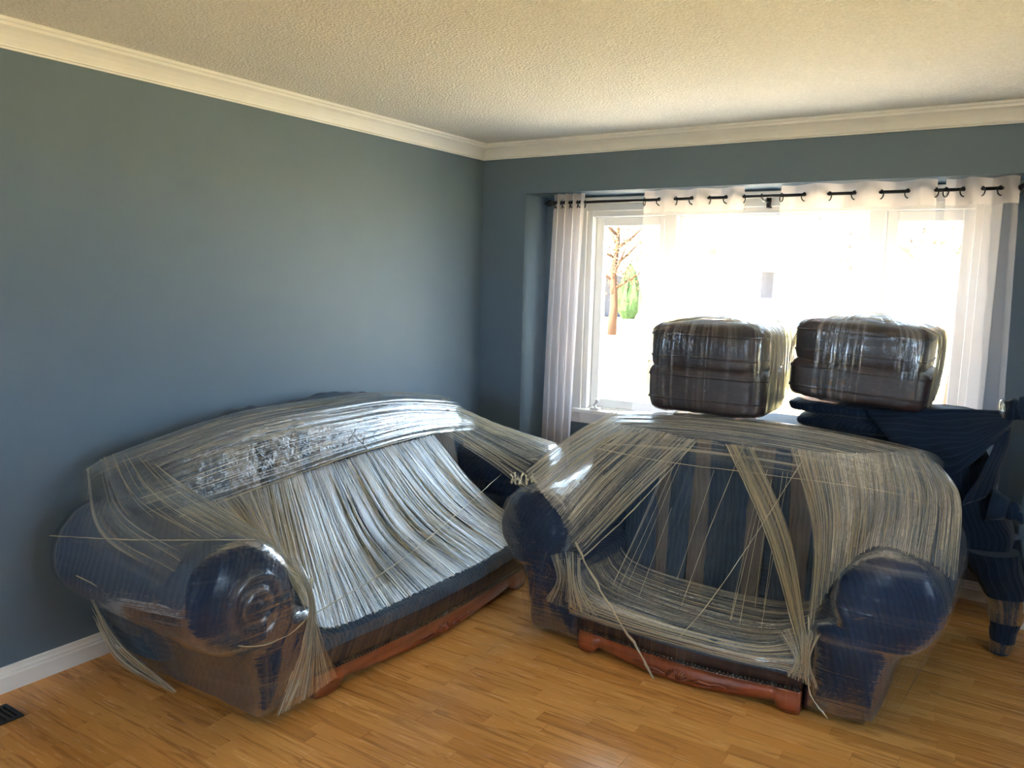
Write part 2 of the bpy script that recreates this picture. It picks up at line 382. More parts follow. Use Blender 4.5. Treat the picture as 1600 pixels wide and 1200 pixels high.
pd = structure(empty('rear_fill_window', ((PX0 + PX1) / 2, YB - 0.07, PZ0)))
hw, hh_ = (PX1 - PX0) / 2, PZ1 - PZ0
MB().box((-hw, -0.05, 0), (-hw + 0.05, 0.05, hh_)).box((hw - 0.05, -0.05, 0), (hw, 0.05, hh_)).box((-hw + 0.05, -0.05, hh_ - 0.05), (hw - 0.05, 0.05, hh_)).box((-hw + 0.05, -0.05, 0), (hw - 0.05, 0.05, 0.05)).box((-0.03, -0.04, 0.05), (0.03, 0.04, hh_ - 0.05)).obj('frame', 'trim', pd)
MB().box((-hw + 0.05, -0.005, 0.05), (-0.03, 0.005, hh_ - 0.05)).obj('pane', 'glass', pd)
MB().box((0.03, -0.005, 0.05), (hw - 0.05, 0.005, hh_ - 0.05)).obj('pane', 'glass', pd)

# crown moulding (profile: out from wall, down from ceiling)
CP = [(0, 0), (0.078, 0), (0.078, -0.012), (0.070, -0.016), (0.068, -0.026), (0.060, -0.030), (0.050, -0.036), (0.034, -0.052), (0.022, -0.068), (0.016, -0.078), (0.016, -0.084), (0.008, -0.086), (0.008, -0.092), (0, -0.092)]
def run(name, prof, a, b, nrm, z0, mitre_a=0, mitre_b=0, mat='trim'):
    a = Vector(a); b = Vector(b); d = (b - a).normalized(); nrm = Vector(nrm); P = []; n = len(prof)
    for q, sgn, mt in ((a, 1, mitre_a), (b, -1, mitre_b)):
        for (o, z) in prof: p = q + nrm * o + d * (sgn * o * mt); P.append((p.x, p.y, z0 + z))
    F = [tuple(range(n)), tuple(range(n, 2 * n))[::-1]] + [(i, n + i, n + (i + 1) % n, (i + 1) % n) for i in range(n)]
    return structure(MB().add(P, F).obj(name, mat))
run('trim_1', CP, (0, YB, 0), (0, 0, 0), (1, 0, 0), H, 0, 1)
run('trim_2', CP, (0, 0, 0), (XR, 0, 0), (0, -1, 0), H, 1, 0)
BP = [(0, 0), (0.014, 0), (0.014, 0.060), (0.011, 0.066), (0.011, 0.074), (0.007, 0.082), (0.006, 0.095), (0, 0.098)]
run('baseboard_left', BP, (0, YB, 0), (0, 0, 0), (1, 0, 0), 0, 0, 1)
run('baseboard_back', BP, (0, 0, 0), (AX0, 0, 0), (0, -1, 0), 0, 1, -1)
run('baseboard_alcove', BP, (AX0, AD, 0), (AX1, AD, 0), (0, -1, 0), 0, 1, 1)
run('baseboard_return_left', BP, (AX0, 0, 0), (AX0, AD, 0), (1, 0, 0), 0, -1, 1)
run('baseboard_return_right', BP, (AX1, 0, 0), (AX1, AD, 0), (-1, 0, 0), 0, -1, 1)
run('baseboard_right', BP, (AX1, 0, 0), (XR, 0, 0), (0, -1, 0), 0, -1, 0)

# ------------------------------------------------------------------ floor strips
def proj(P):
    d = np.asarray(P, float) - CAM; z = d @ FWD
    return 800 + FPX * (d @ RGT) / z, 600 - FPX * (d @ UPV) / z, z
SW = 0.066; lens_ = [0.32, 0.42, 0.52, 0.62]
def strip_mesh(L_):
    g, ch = 0.0004, 0.0009
    a = [(g, g), (L_ - g, g), (L_ - g, SW - g), (g, SW - g)]; b = [(g + ch, g + ch), (L_ - g - ch, g + ch), (L_ - g - ch, SW - g - ch), (g + ch, SW - g - ch)]
    V = [(x, y, -0.012) for x, y in a] + [(x, y, -0.0006) for x, y in a] + [(x, y, 0) for x, y in b]
    F = [(8, 9, 10, 11)] + [(4 + i, 4 + (i + 1) % 4, 8 + (i + 1) % 4, 8 + i) for i in range(4)] + [(i, (i + 1) % 4, 4 + (i + 1) % 4, 4 + i) for i in range(4)]
    return V, F
SM = []
for l_ in lens_:
    me = MB().add(*strip_mesh(l_)).mesh('plank'); me.materials.append(M['plank']); SM.append(me)
strips = []; y = 0.27 - SW; row = 0
while y > YB:
    x = (AX0 if y >= 0 else 0.0) - random.random() * 0.4; xm = AX1 if y >= 0 else XR
    while x < xm:
        k = random.randrange(4)
        cx_, cy_ = x + lens_[k] / 2, y + SW / 2
        px, py, z = proj((cx_, cy_, 0)); area = 0
        if z > 0.5 and -60 < px < 1660 and -50 < py < 1240:
            q = [proj(p)[:2] for p in ((x, y, 0), (x + lens_[k], y, 0), (x + lens_[k], y + SW, 0), (x, y + SW, 0))]
            area = 0.5 * abs(sum(q[i][0] * q[(i + 1) % 4][1] - q[(i + 1) % 4][0] * q[i][1] for i in range(4)))
            if x + lens_[k] < 0.9 and cy_ > -2.6: area = 0
            if 1.3 < x and x + lens_[k] < 2.75 and cy_ > -1.4: area *= 0.02
        strips.append((area, x, y, k)); x += lens_[k]
    y -= SW; row += 1
strips.sort(key=lambda s_: -s_[0])
for a_, x, y, k in strips[:300]:
    o = bpy.data.objects.new('plank', SM[k]); C.objects.link(o); o.parent = fl; o.location = (x, y, 0)
fm = MB()
for a_, x, y, k in strips[300:]:
    V, F = strip_mesh(lens_[k]); fm.add([(vx + x, vy + y, vz) for vx, vy, vz in V], F)
o = fm.obj('plank_field', 'plank_field', fl); o['kind'] = 'stuff'

# floor register by the left wall
vt = empty('floor_vent', (0.17, -3.25, 0)); tag(vt, 'dark metal floor register beside the left baseboard', 'vent')
MB().box((-0.065, -0.16, 0), (-0.05, 0.16, 0.006)).box((0.05, -0.16, 0), (0.065, 0.16, 0.006)).box((-0.05, -0.16, 0), (0.05, -0.145, 0.006)).box((-0.05, 0.145, 0), (0.05, 0.16, 0.006)).box((-0.05, -0.145, 0.0002), (0.05, 0.145, 0.001)).obj('vent_frame', 'vent', vt)
for i in range(14):
    y0 = -0.138 + i * 0.0206
    MB().box((-0.05, y0, 0.001), (0.05, y0 + 0.008, 0.005)).obj('slat', 'vent', vt)

# ------------------------------------------------------------------ window
wn = structure(empty('window_1', (1.745, AD, WZ0)))
def wbox(name, x0, x1, y0, y1, z0, z1, mat='trim', bev=0.003, par=wn):
    return MB().box((x0 - 1.745, y0 - AD, z0 - WZ0), (x1 - 1.745, y1 - AD, z1 - WZ0)).obj(name, mat, par, bevel=bev, seg=1)
# casing on the wall face
wbox('casing', WX0 - 0.07, WX0 + 0.01, AD - 0.018, AD - 0.001, WZ0 - 0.06, WZ1 + 0.06)
wbox('casing', WX1 - 0.01, WX1 + 0.07, AD - 0.018, AD - 0.001, WZ0 - 0.06, WZ1 + 0.06)
wbox('head_casing', WX0 + 0.01, WX1 - 0.01, AD - 0.018, AD - 0.001, WZ1 - 0.01, WZ1 + 0.06)
wbox('head_cap', WX0 - 0.08, WX1 + 0.08, AD - 0.028, AD - 0.0, WZ1 + 0.055, WZ1 + 0.075)
wbox('apron_casing', WX0 + 0.01, WX1 - 0.01, AD - 0.018, AD - 0.001, WZ0 - 0.06, WZ0 + 0.01)
wbox('sill', WX0 - 0.04, WX1 + 0.04, AD - 0.05, AD + 0.05, WZ0 + 0.01, WZ0 + 0.035)
# fixed frame and mullions
wbox('frame', WX0, WX0 + 0.045, AD, AD + 0.14, WZ0 + 0.036, WZ1)
wbox('frame', WX1 - 0.045, WX1, AD, AD + 0.14, WZ0 + 0.036, WZ1)
wbox('frame', WX0 + 0.045, WX1 - 0.045, AD, AD + 0.14, WZ1 - 0.045, WZ1)
wbox('frame', WX0 + 0.045, WX1 - 0.045, AD + 0.05, AD + 0.14, WZ0 + 0.01, WZ0 + 0.05)
wbox('mullion', 1.165, 1.245, AD + 0.0, AD + 0.14, WZ0 + 0.05, WZ1 - 0.045)
wbox('mullion', 2.325, 2.405, AD + 0.0, AD + 0.14, WZ0 + 0.05, WZ1 - 0.045)
wbox('mullion', 2.10, 2.18, AD + 0.10, AD + 0.14, WZ0 + 0.05, WZ1 - 0.045) if False else None
for (a, b) in ((WX0 + 0.045, 1.165), (1.245, 2.325), (2.405, WX1 - 0.045)):
    z0, z1, s_ = WZ0 + 0.05, WZ1 - 0.045, 0.055 if b - a < 0.7 else 0.022
    sh = MB()
    for q in ((a, a + s_, z0, z1), (b - s_, b, z0, z1), (a + s_, b - s_, z0, z0 + s_), (a + s_, b - s_, z1 - s_, z1)):
        sh.box((q[0] - 1.745, 0.055, q[2] - WZ0), (q[1] - 1.745, 0.105, q[3] - WZ0))
    so_ = sh.obj('sash', 'trim', wn, bevel=0.004, seg=1)
    MB().box((a + s_ - 1.745, 0.076, z0 + s_ - WZ0), (b - s_ - 1.745, 0.084, z1 - s_ - WZ0)).obj('pane', 'glass', so_)
cr = MB().tube([(-0.99, -0.02, 0.055), (-0.985, -0.045, 0.075), (-0.965, -0.06, 0.095)], 0.008, 8).tube([(-0.965, -0.06, 0.095), (-0.955, -0.065, 0.115)], 0.011, 8).box((-1.02, -0.04, 0.036), (-0.96, -0.0, 0.052))
tag(cr.obj('crank_handle', 'trim', wn, True), 'white folding crank handle')

# ------------------------------------------------------------------ curtain rod and sheers
RY, RZ = 0.10, 2.072
rod = empty('curtain_rod', (1.735, RY, RZ)); tag(rod, 'black iron curtain rod with round finials across the window alcove', 'curtain rod')
MB().tube([(-1.26, 0, 0), (1.26, 0, 0)], 0.0085, 12).obj('rod', 'iron', rod, True)
for s_ in (-1, 1):
    MB().sphere((s_ * 1.285, 0, 0), (0.026, 0.022, 0.022), 12, 8).tube([(s_ * 1.25, 0, 0), (s_ * 1.265, 0, 0)], 0.014, 12).sphere((s_ * 1.313, 0, 0), 0.009).obj('finial', 'iron', rod, True)
for bx_ in (-1.2, 0.06, 1.2):
    MB().tube([(bx_, 0.0, -0.0), (bx_, 0.03, -0.02), (bx_, 0.14, -0.02)], 0.006, 8).box((bx_ - 0.012, 0.14, -0.05), (bx_ + 0.012, 0.168, 0.02)).torus((bx_, 0, 0), (1, 0, 0), 0.011, 0.004, 16, 6).obj('bracket', 'iron', rod, True)
def curtain(label, x0, x1, waves, amp, bx0=None, bx1=None, z0=0.03, seed=0, mat='sheer'):
    bx0 = x0 if bx0 is None else bx0; bx1 = x1 if bx1 is None else bx1
    ct = empty('sheer_curtain', ((x0 + x1) / 2, RY, z0)); tag(ct, label, 'curtain', 'white sheer curtain panels')
    cx_ = (x0 + x1) / 2; nu = waves * 14 + 1; nz = 26; u = np.linspace(0, 1, nu)
    rs = np.random.default_rng(seed); ph = np.cumsum(rs.random(waves * 2 + 2) * 0.5 - 0.25)
    def sheet(za, zb, n, off=0.0):
        G = np.zeros((n, nu, 3))
        for i, z in enumerate(np.linspace(za, zb, n)):
            q = (2.13 - z) / 2.1
            X = x0 * (1 - q) + bx0 * q + u * ((x1 - x0) * (1 - q) + (bx1 - bx0) * q)
            jit = np.interp(u * (waves * 2), np.arange(waves * 2 + 2), ph)
            w_ = np.sin(u * waves * 2 * PI + jit * min(1, q * 4))
            w_ = np.sign(w_) * np.abs(w_) ** 0.8
            A = amp * (1 + 0.25 * np.sin(u * 9 + seed) * q) * (1 - 0.25 * q)
            Y = A * w_ + 0.012 * np.sin(u * 5 + q * 4 + seed) * q + off
            X = X + 0.35 * amp * np.sin(u * waves * 4 * PI + jit) * (0.4 + 0.6 * q)
            Z = np.full(nu, z)
            if za - z < 1e-6 and za > 2.0: Z = Z + 0.006 * np.cos(u * waves * 4 * PI)
            G[i] = np.stack([X - cx_, Y, Z - z0], 1)
        return G
    link('sheer', grid_mesh('sheer', sheet(2.13, z0, nz)), mat, ct)
    link('header_band', grid_mesh('header_band', sheet(2.131, 2.0, 6, 0.0015)), 'sheer_band', ct)
    for k in range(waves * 2 + 1):
        uu = min(max(k / (waves * 2), 0.004), 0.996)
        xg = x0 + uu * (x1 - x0) - cx_
        MB().torus((xg, 0, RZ - z0 - 0.011), (1, 0.8 * (-1) ** k, 0), 0.022, 0.0035, 18, 6).obj('grommet', 'iron', ct, True)
    return ct
curtain('sheer white panel bunched at the left end of the rod by the alcove corner', 0.485, 0.705, 4, 0.035, 0.44, 0.66, seed=3, mat='sheer_full_lit')
curtain('sheer white panel hanging left of centre behind the left cushion stack', 1.10, 1.70, 3, 0.034, 1.06, 1.72, seed=5)
curtain('widest sheer white panel hanging behind the right cushion stack', 1.90, 2.65, 3, 0.04, 1.86, 2.66, seed=8)
curtain('sheer white panel gathered at the right end of the rod', 2.69, 3.00, 2, 0.042, 2.73, 3.06, seed=11)

# ------------------------------------------------------------------ sofas
def arm_profile(W, cxs, zc, r, thick, grow=0.0, n=44):
    """closed outline of a rolled arm seen from the front, for the right side (x>0)"""
    xi = W / 2 - thick; xo = W / 2; r = r + grow
    P = [(xi - grow, 0.03 - min(grow, 0.02)), (xi - grow, 0.18), (xi - grow, zc - r * 0.62)]
    a0, a1 = math.radians(205), math.radians(-52)
    for a in np.linspace(a0, a1, 22): P.append((cxs + r * math.cos(a) * 1.02, zc + r * math.sin(a)))
    P += [(xo + 0.065 + grow, 0.31), (xo + 0.03 + grow, 0.24), (xo + 0.012 + grow, 0.15), (xo + grow, 0.03 - min(grow, 0.02))]
    P = np.array(P); d = np.concatenate([[0], np.cumsum(np.linalg.norm(np.diff(np.vstack([P, P[:1]]), axis=0), axis=1))])
    s_ = np.linspace(0, d[-1], n, endpoint=False); Q = np.vstack([P, P[:1]])
    return np.stack([np.interp(s_, d, Q[:, 0]), np.interp(s_, d, Q[:, 1])], 1)
def make_arm(parent, side, W, D, cfg, mat, grow=0.0, name='arm', seed=0.0):
    cxs, zc, r, thick = cfg
    P = arm_profile(W, cxs, zc, r, thick, grow, 72)
    cen = np.array([W / 2 - thick * 0.3, 0.36]); rows = []
    ys = [(-D/2 - grow - 0.030, 0.30), (-D/2 - grow - 0.024, 0.52), (-D/2 - grow - 0.012, 0.72), (-D/2 - grow + 0.004, 0.87), (-D/2 - grow + 0.024, 0.955), (-D/2 + 0.05, 0.995)] + [(y_, 1.0) for y_ in np.linspace(-D/2 + 0.07, D/2 - 0.1, 22)] + [(D/2 - 0.05 + grow, 0.96)]
    for (y_, s_) in ys:
        Q = cen + (P - cen) * s_; Q[:, 1] = np.maximum(Q[:, 1], 0.012)
        q = (y_ + D / 2) / D
        Q = Q + np.array([0, 0.02 * q])[None, :] * (Q[:, 1:2] > 0.3)
        rows.append(np.stack([Q[:, 0] * side, np.full(len(Q), y_), Q[:, 1]], 1))
    G = np.array(rows)
    if side < 0: G = G[:, ::-1]
    G = G[:, ::-1]
    G = wrinkle(G, 0.010 if grow == 0 else 0.004, 7.0, seed, (1, 0.5, 1)); G = wrinkle(G, 0.005 if grow == 0 else 0.006, 22.0, seed + 5, (1, 0.6, 1))
    if grow > 0: G = wrinkle(G, 0.004, 30, seed + 9, (0.3, 0.3, 1.8))
    G[..., 2] = np.maximum(G[..., 2], 0.006)
    uf = (lambda V: np.stack([V[:, 2] + 0.15 * V[:, 1], V[:, 0] + 0.8 * V[:, 1]], 1)) if grow > 0 else (lambda V: np.stack([V[:, 0] * side + 0.7 * V[:, 1] + 0.3 * V[:, 2], V[:, 2]], 1))
    return link(name, grid_mesh(name, G, closed=True, caps=True, uvfun=uf), mat, parent)
def make_back(parent, W, D, zt, hx, mat):
    xs = np.concatenate([[-hx, -hx + 0.015, -hx + 0.05, -hx + 0.1], np.linspace(-hx + 0.16, hx - 0.16, 26), [hx - 0.1, hx - 0.05, hx - 0.015, hx]])
    rows = []
    for x in xs:
        e = min(1.0, (hx - abs(x)) / 0.12); e = math.sqrt(max(0.0, 1 - (1 - e) ** 2)); k = 0.55 + 0.45 * e; top = zt(x) - 0.09 * (1 - e)
        pr = [(0.02, 0.12), (0.03, 0.25), (0.075, 0.5), (0.12, top - 0.14), (0.145, top - 0.06), (0.19, top - 0.015), (0.26, top), (0.34, top - 0.004), (0.40, top - 0.03), (0.435, top - 0.09), (0.45, 0.55), (0.455, 0.3), (0.455, 0.12)]
        A = np.array(pr); A[:, 0] = 0.30 + (A[:, 0] - 0.30) * k
        A = catmull(np.column_stack([A, np.zeros(len(A))]), 52)
        rows.append(np.stack([np.full(52, x), A[:, 0], A[:, 1]], 1))
    G = np.array(rows)
    G = wrinkle(G, 0.016, 6.0, 2.0); G = wrinkle(G, 0.006, 20.0, 4.0)
    return link('backrest', grid_mesh('backrest', G, closed=True, caps=True), mat, parent)
def make_apron(parent, hx, yf, bow):
    """carved show-wood front rail with feet and a shell in the middle"""
    n = 60; xs = np.linspace(-hx, hx, n); V = []; F = []
    def low(x):
        a = abs(x) / hx
        if a > 0.86: return 0.004 + 0.006 * ((a - 0.93) / 0.07) ** 2
        if a > 0.80: return 0.004 + 0.034 * (0.86 - a) / 0.06
        return 0.010 + 0.028 * (a / 0.80) ** 1.6
    lv = [0, 0.25, 0.5, 0.75, 1.0]; prof = [0.0, 0.004, 0.006, 0.004, -0.004]
    for x in xs:
        b = yf - bow * math.cos(x / hx * PI / 2) ** 1.2; lo = low(x); a = abs(x) / hx
        ft = 0.012 if a > 0.83 else 0.0
        for q, pd_ in zip(lv, prof): V.append((x, b - pd_ - ft, lo + (0.088 - lo) * q))
        V.append((x, b - 0.012, 0.094)); V.append((x, b + 0.028, 0.094)); V.append((x, b + 0.028, lo))
    k = 8
    for i in range(n - 1):
        for j in range(k): F.append((i * k + j, i * k + (j + 1) % k, (i + 1) * k + (j + 1) % k, (i + 1) * k + j))
    F += [tuple(range(k))[::-1], tuple(range((n - 1) * k, n * k))]
    ap = MB().add(V, F).obj('apron', 'cherry', parent, True)
    # shell carving: fan of ridges, with leaf scrolls to the sides
    cv = MB(); b0 = yf - bow - 0.004
    for a in np.linspace(20, 160, 9):
        c_, s_ = math.cos(math.radians(a)), math.sin(math.radians(a))
        cv.tube([(0.006 * c_, b0 - 0.002, 0.022 + 0.006 * s_), (0.028 * c_, b0 - 0.007, 0.022 + 0.026 * s_), (0.046 * c_, b0 - 0.003, 0.022 + 0.044 * s_)], [0.002, 0.0055, 0.003], 6)
    for s_ in (-1, 1):
        cv.tube([(s_ * 0.05, b0 - 0.002, 0.03), (s_ * 0.09, b0 - 0.004, 0.045), (s_ * 0.13, b0 - 0.003, 0.04), (s_ * 0.17, b0, 0.052), (s_ * 0.20, b0 + 0.002, 0.045)], [0.004, 0.007, 0.004, 0.006, 0.002], 6)
        cv.tube([(s_ * 0.07, b0 - 0.002, 0.03), (s_ * 0.11, b0 - 0.003, 0.028), (s_ * 0.14, b0, 0.032)], [0.003, 0.005, 0.002], 6)
    cv.obj('shell_carving', 'cherry', ap, True)
    bd = MB(); m_ = int(2 * hx / 0.016)
    for i in range(m_):
        x = -hx + 0.01 + i * (2 * hx - 0.02) / (m_ - 1); b = yf - bow * math.cos(x / hx * PI / 2) ** 1.2
        bd.sphere((x, b - 0.008, 0.103), 0.0085, 6, 4)
    o = bd.obj('bead_trim', 'bead', ap, True); o['kind'] = 'stuff'
    # upholstered rail above the wood
    V = []; F = []; k = 6
    for x in xs:
        b = yf - bow * math.cos(x / hx * PI / 2) ** 1.2
        V += [(x, b - 0.002, 0.105), (x, b - 0.010, 0.135), (x, b - 0.008, 0.17), (x, b + 0.01, 0.19), (x, b + 0.06, 0.19), (x, b + 0.06, 0.094)]
    for i in range(n - 1):
        for j in range(k): F.append((i * k + j, i * k + (j + 1) % k, (i + 1) * k + (j + 1) % k, (i + 1) * k + j))
    F += [tuple(range(k))[::-1], tuple(range((n - 1) * k, n * k))]
    MB().add(V, F).obj('front_rail', 'brown_fabric', parent, True)
def make_deck(parent, hx, yf, yb, z, bow, mat):
    nx, ny = 50, 26; G = np.zeros((ny, nx, 3))
    for i, q in enumerate(np.linspace(0, 1, ny)):
        for j, x in enumerate(np.linspace(-hx, hx, nx)):
            b = yf - bow * math.cos(x / hx * PI / 2) ** 1.2
            if q < 0.15: a = q / 0.15 * PI / 2; yy = b + 0.03 * (1 - math.sin(a)) * 0 + 0.035 * (1 - math.cos(a)) - 0.012; zz = z - 0.045 * (1 - math.sin(a))
            else: yy = b + 0.023 + (q - 0.15) / 0.85 * (yb - b - 0.023); zz = z + 0.006 * math.sin(x * 9)
            G[i, j] = (x, yy, zz)
    G = wrinkle(G, 0.006, 14, 3.0)
    return link('seat_deck', grid_mesh('seat_deck', G), mat, parent)
def panels(parent, edges, mats, ztop, zbot, seed):
    """blanket folds hanging down the inside of the back"""
    rs = np.random.default_rng(seed)
    for (a, b), mt in zip(zip(edges[:-1], edges[1:]), mats):
        nx, nz = 12, 20; G = np.zeros((nz, nx, 3)); lean = rs.uniform(-0.05, 0.05); dy = rs.uniform(0, 0.02)
        for i, q in enumerate(np.linspace(0, 1, nz)):
            for j, u in enumerate(np.linspace(-0.06, 1.06, nx)):
                z = ztop(0.5 * (a + b)) * (1 - q) + zbot * q
                bulge = 0.014 * math.sin(PI * min(max(u, 0), 1)) ** 0.7 * (0.4 + 0.8 * q)
                G[i, j] = (a + (b - a) * u + lean * q, 0.135 - 0.115 * q - 0.004 - dy * 0.5 - bulge, z)
        G = wrinkle(G, 0.008, 11, seed + a * 3)
        link('blanket_fold', grid_mesh('blanket_fold', G), mt, parent)
def base_box(parent, W, D, mat):
    b = MB().box((-W/2 + 0.03, -D/2 + 0.05, 0.012), (W/2 - 0.03, D/2 - 0.03, 0.17)).obj('base', mat, parent, bevel=0.015)
    return b
def zf(c0, c1, hx, p=2.2): return lambda x: c0 - c1 * min(1.2, abs(x) / hx) ** p

# ---- loveseat in front of the window
LW, LD = 1.43, 0.91
ls = empty('loveseat', (2.055, -1.0, 0))
tag(ls, 'plastic-wrapped two-seat sofa with rolled arms and carved wood apron in front of the window', 'loveseat')
base_box(ls, LW, LD, 'navy_dark')
acfg = (0.728, 0.488, 0.180, 0.235)
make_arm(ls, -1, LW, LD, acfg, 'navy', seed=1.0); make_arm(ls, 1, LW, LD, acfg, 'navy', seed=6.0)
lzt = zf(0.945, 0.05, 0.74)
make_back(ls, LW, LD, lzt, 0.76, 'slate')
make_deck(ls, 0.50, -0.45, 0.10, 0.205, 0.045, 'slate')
make_apron(ls, 0.465, -0.445, 0.045)
panels(ls, [-0.52, -0.38, -0.30, -0.20, -0.12, -0.03, 0.07, 0.16, 0.24, 0.34, 0.43, 0.55], ['slate', 'taupe', 'slate', 'taupe', 'slate', 'slate', 'taupe', 'slate', 'taupe', 'slate', 'slate'], lambda x: lzt(x) - 0.06, 0.21, 4)
def topband(parent, hx, zt, rails, mat, lift=0.012, **kw):
    R = []
    for (ly, dz, low) in rails:
        pts = []
        for x in (-hx - 0.05, -hx + 0.02, -hx * 0.5, 0, hx * 0.5, hx - 0.02, hx + 0.05):
            e = 1 if abs(x) > hx - 0.05 else 0
            pts.append((x, min(ly + 0.16 * (abs(x) > hx), 0.468), (zt(x) if low is None else low(x)) + dz + lift - 0.05 * (abs(x) > hx)))
        R.append(pts)
    return film(parent, R, mat, ns=60, nt_=110, **kw)
topband(ls, 0.74, lzt, [(0.09, -0.17, None), (0.10, -0.11, None), (0.15, -0.04, None), (0.24, 0.006, None), (0.36, 0.0, None), (0.45, -0.06, None), (0.47, -0.2, None)], 'film_web')
film(ls, [[(-.68, .30, .955), (-.80, -.05, .82), (-.87, -.28, .70)], [(-.60, .16, .90), (-.68, -.15, .80), (-.72, -.44, .69)],
          [(-.42, .12, .90), (-.55, -.15, .70), (-.57, -.455, .56)], [(-.18, .10, .88), (-.35, -.15, .64), (-.475, -.465, .42)]], 'film_web', nt_=220, st=90)
film(ls, [[(.23, .10, .90), (.40, -.15, .62), (.475, -.465, .31)], [(.36, .10, .90), (.47, -.15, .70), (.53, -.465, .50)],
          [(.55, .12, .92), (.62, -.12, .80), (.66, -.45, .69)], [(.70, .22, .93), (.80, -.05, .82), (.83, -.40, .665)], [(.775, .36, .87), (.89, .05, .80), (.925, -.30, .58)]], 'film_web', nt_=260, st=120, sr=0.0015)
film(ls, [[(-.05, .10, .88), (.22, -.15, .58), (.455, -.47, .26)], [(.00, .10, .88), (.26, -.15, .58), (.465, -.47, .28)], [(.07, .10, .88), (.31, -.15, .6), (.475, -.47, .31)]], 'film_dense', nt_=60, st=50)
film(ls, [[(-.30, .06, .80), (-.36, -.1, .5), (-.40, -.3, .24)], [(.1, .06, .80), (.1, -.1, .5), (.12, -.3, .24)], [(.42, .06, .80), (.44, -.1, .5), (.46, -.3, .24)]], 'film_clear', st=12, sr=0.0011)
def lsr(ly, z, e): return [(-.50, ly, z + e), (-.40, ly - .01, z + e * .3), (-.1, ly - .02, z), (.25, ly - .01, z), (.40, ly, z + .01 + e * .3), (.49, ly, z + e)]
film(ls, [lsr(-.495, .17, .0), lsr(-.49, .20, .03), lsr(-.44, .222, .10), lsr(-.3, .228, .14), lsr(-.15, .24, .12), lsr(-.02, .262, .10)], 'film_seat', ns=50, nt_=120, st=40)
film(ls, [[(x, -.465 - .05 * math.cos(x / .5 * PI / 2), .20), (x, -.48 - .045 * math.cos(x / .5 * PI / 2), .12), (x, -.475 - .045 * math.cos(x / .5 * PI / 2), .045)] for x in (-.49, -.3, 0, .3, .46)], 'film_clear', ns=12)
make_arm(ls, -1, LW, LD, acfg, 'film_tight', 0.010, 'stretch_film', 1.0); make_arm(ls, 1, LW, LD, acfg, 'film_tight', 0.010, 'stretch_film', 6.0)
film(ls, [[(.90, -.44, .50), (.79, -.46, .30), (.735, -.465, .02)], [(.935, -.2, .52), (.86, -.2, .28), (.77, -.2, .02)], [(.93, .1, .58), (.87, .1, .3), (.78, .1, .02)], [(.86, .4, .7), (.84, .4, .35), (.76, .42, .02)]], 'film_clear')
film(ls, [[(-.90, -.44, .50), (-.79, -.46, .30), (-.735, -.465, .02)], [(-.935, -.2, .52), (-.86, -.2, .28), (-.77, -.2, .02)], [(-.93, .1, .58), (-.87, .1, .3), (-.78, .1, .02)], [(-.80, .4, .85), (-.84, .4, .35), (-.76, .42, .02)]], 'film_clear')
cord(ls, [(-.49, -.475, .485), (-.38, -.505, .36), (-.283, -.52, .25), (-.16, -.52, .11), (-.09, -.515, .008)], 0.0055)
film(ls, [[(-.60, -.49, .41), (-.56, -.50, .31), (-.62, -.495, .20)], [(-.52, -.485, .44), (-.495, -.505, .32), (-.48, -.50, .19)], [(-.47, -.46, .43), (-.44, -.49, .30), (-.34, -.51, .20)]], 'film_dense', ns=20, nt_=60, st=45, sr=0.0014)
film(ls, [[(.36, -.47, .32), (.44, -.495, .24), (.42, -.505, .17)], [(.46, -.475, .35), (.475, -.50, .25), (.475, -.505, .16)], [(.53, -.49, .36), (.50, -.505, .25), (.54, -.505, .15)]], 'film_dense', ns=20, nt_=60, st=40, sr=0.0014)
for k in range(9):
    a0 = np.array([-.80 + .03 * rng.normal(), -.40 + .03 * rng.normal(), .675]); d0 = rng.normal(size=3) * .022; d0[2] = abs(d0[2]) + .012
    cord(ls, [a0, a0 + d0, a0 + d0 * 1.6 + rng.normal(size=3) * .012], 0.005, 'film_cord', 8)
cord(ls, [(-.19, .09, .87), (-.36, -.2, .58), (-.475, -.47, .40)], 0.003)
cord(ls, [(.30, .09, .88), (.2, -.2, .6), (.08, -.40, .33), (.0, -.50, .2)], 0.0018)
cord(ls, [(.03, .09, .88), (-.02, -.15, .55), (-.07, -.3, .25)], 0.0015)
cord(ls, [(-.05, .095, .88), (.22, -.155, .58), (.455, -.475, .26)], 0.0022)
cord(ls, [(.475, -.47, .40), (.49, -.475, .25), (.50, -.478, .12), (.57, -.478, .04)], 0.003)
cord(ls, [(-.68, .075, .775), (-.3, .06, .765), (.1, .06, .775), (.5, .07, .78), (.70, .09, .77)], 0.002)

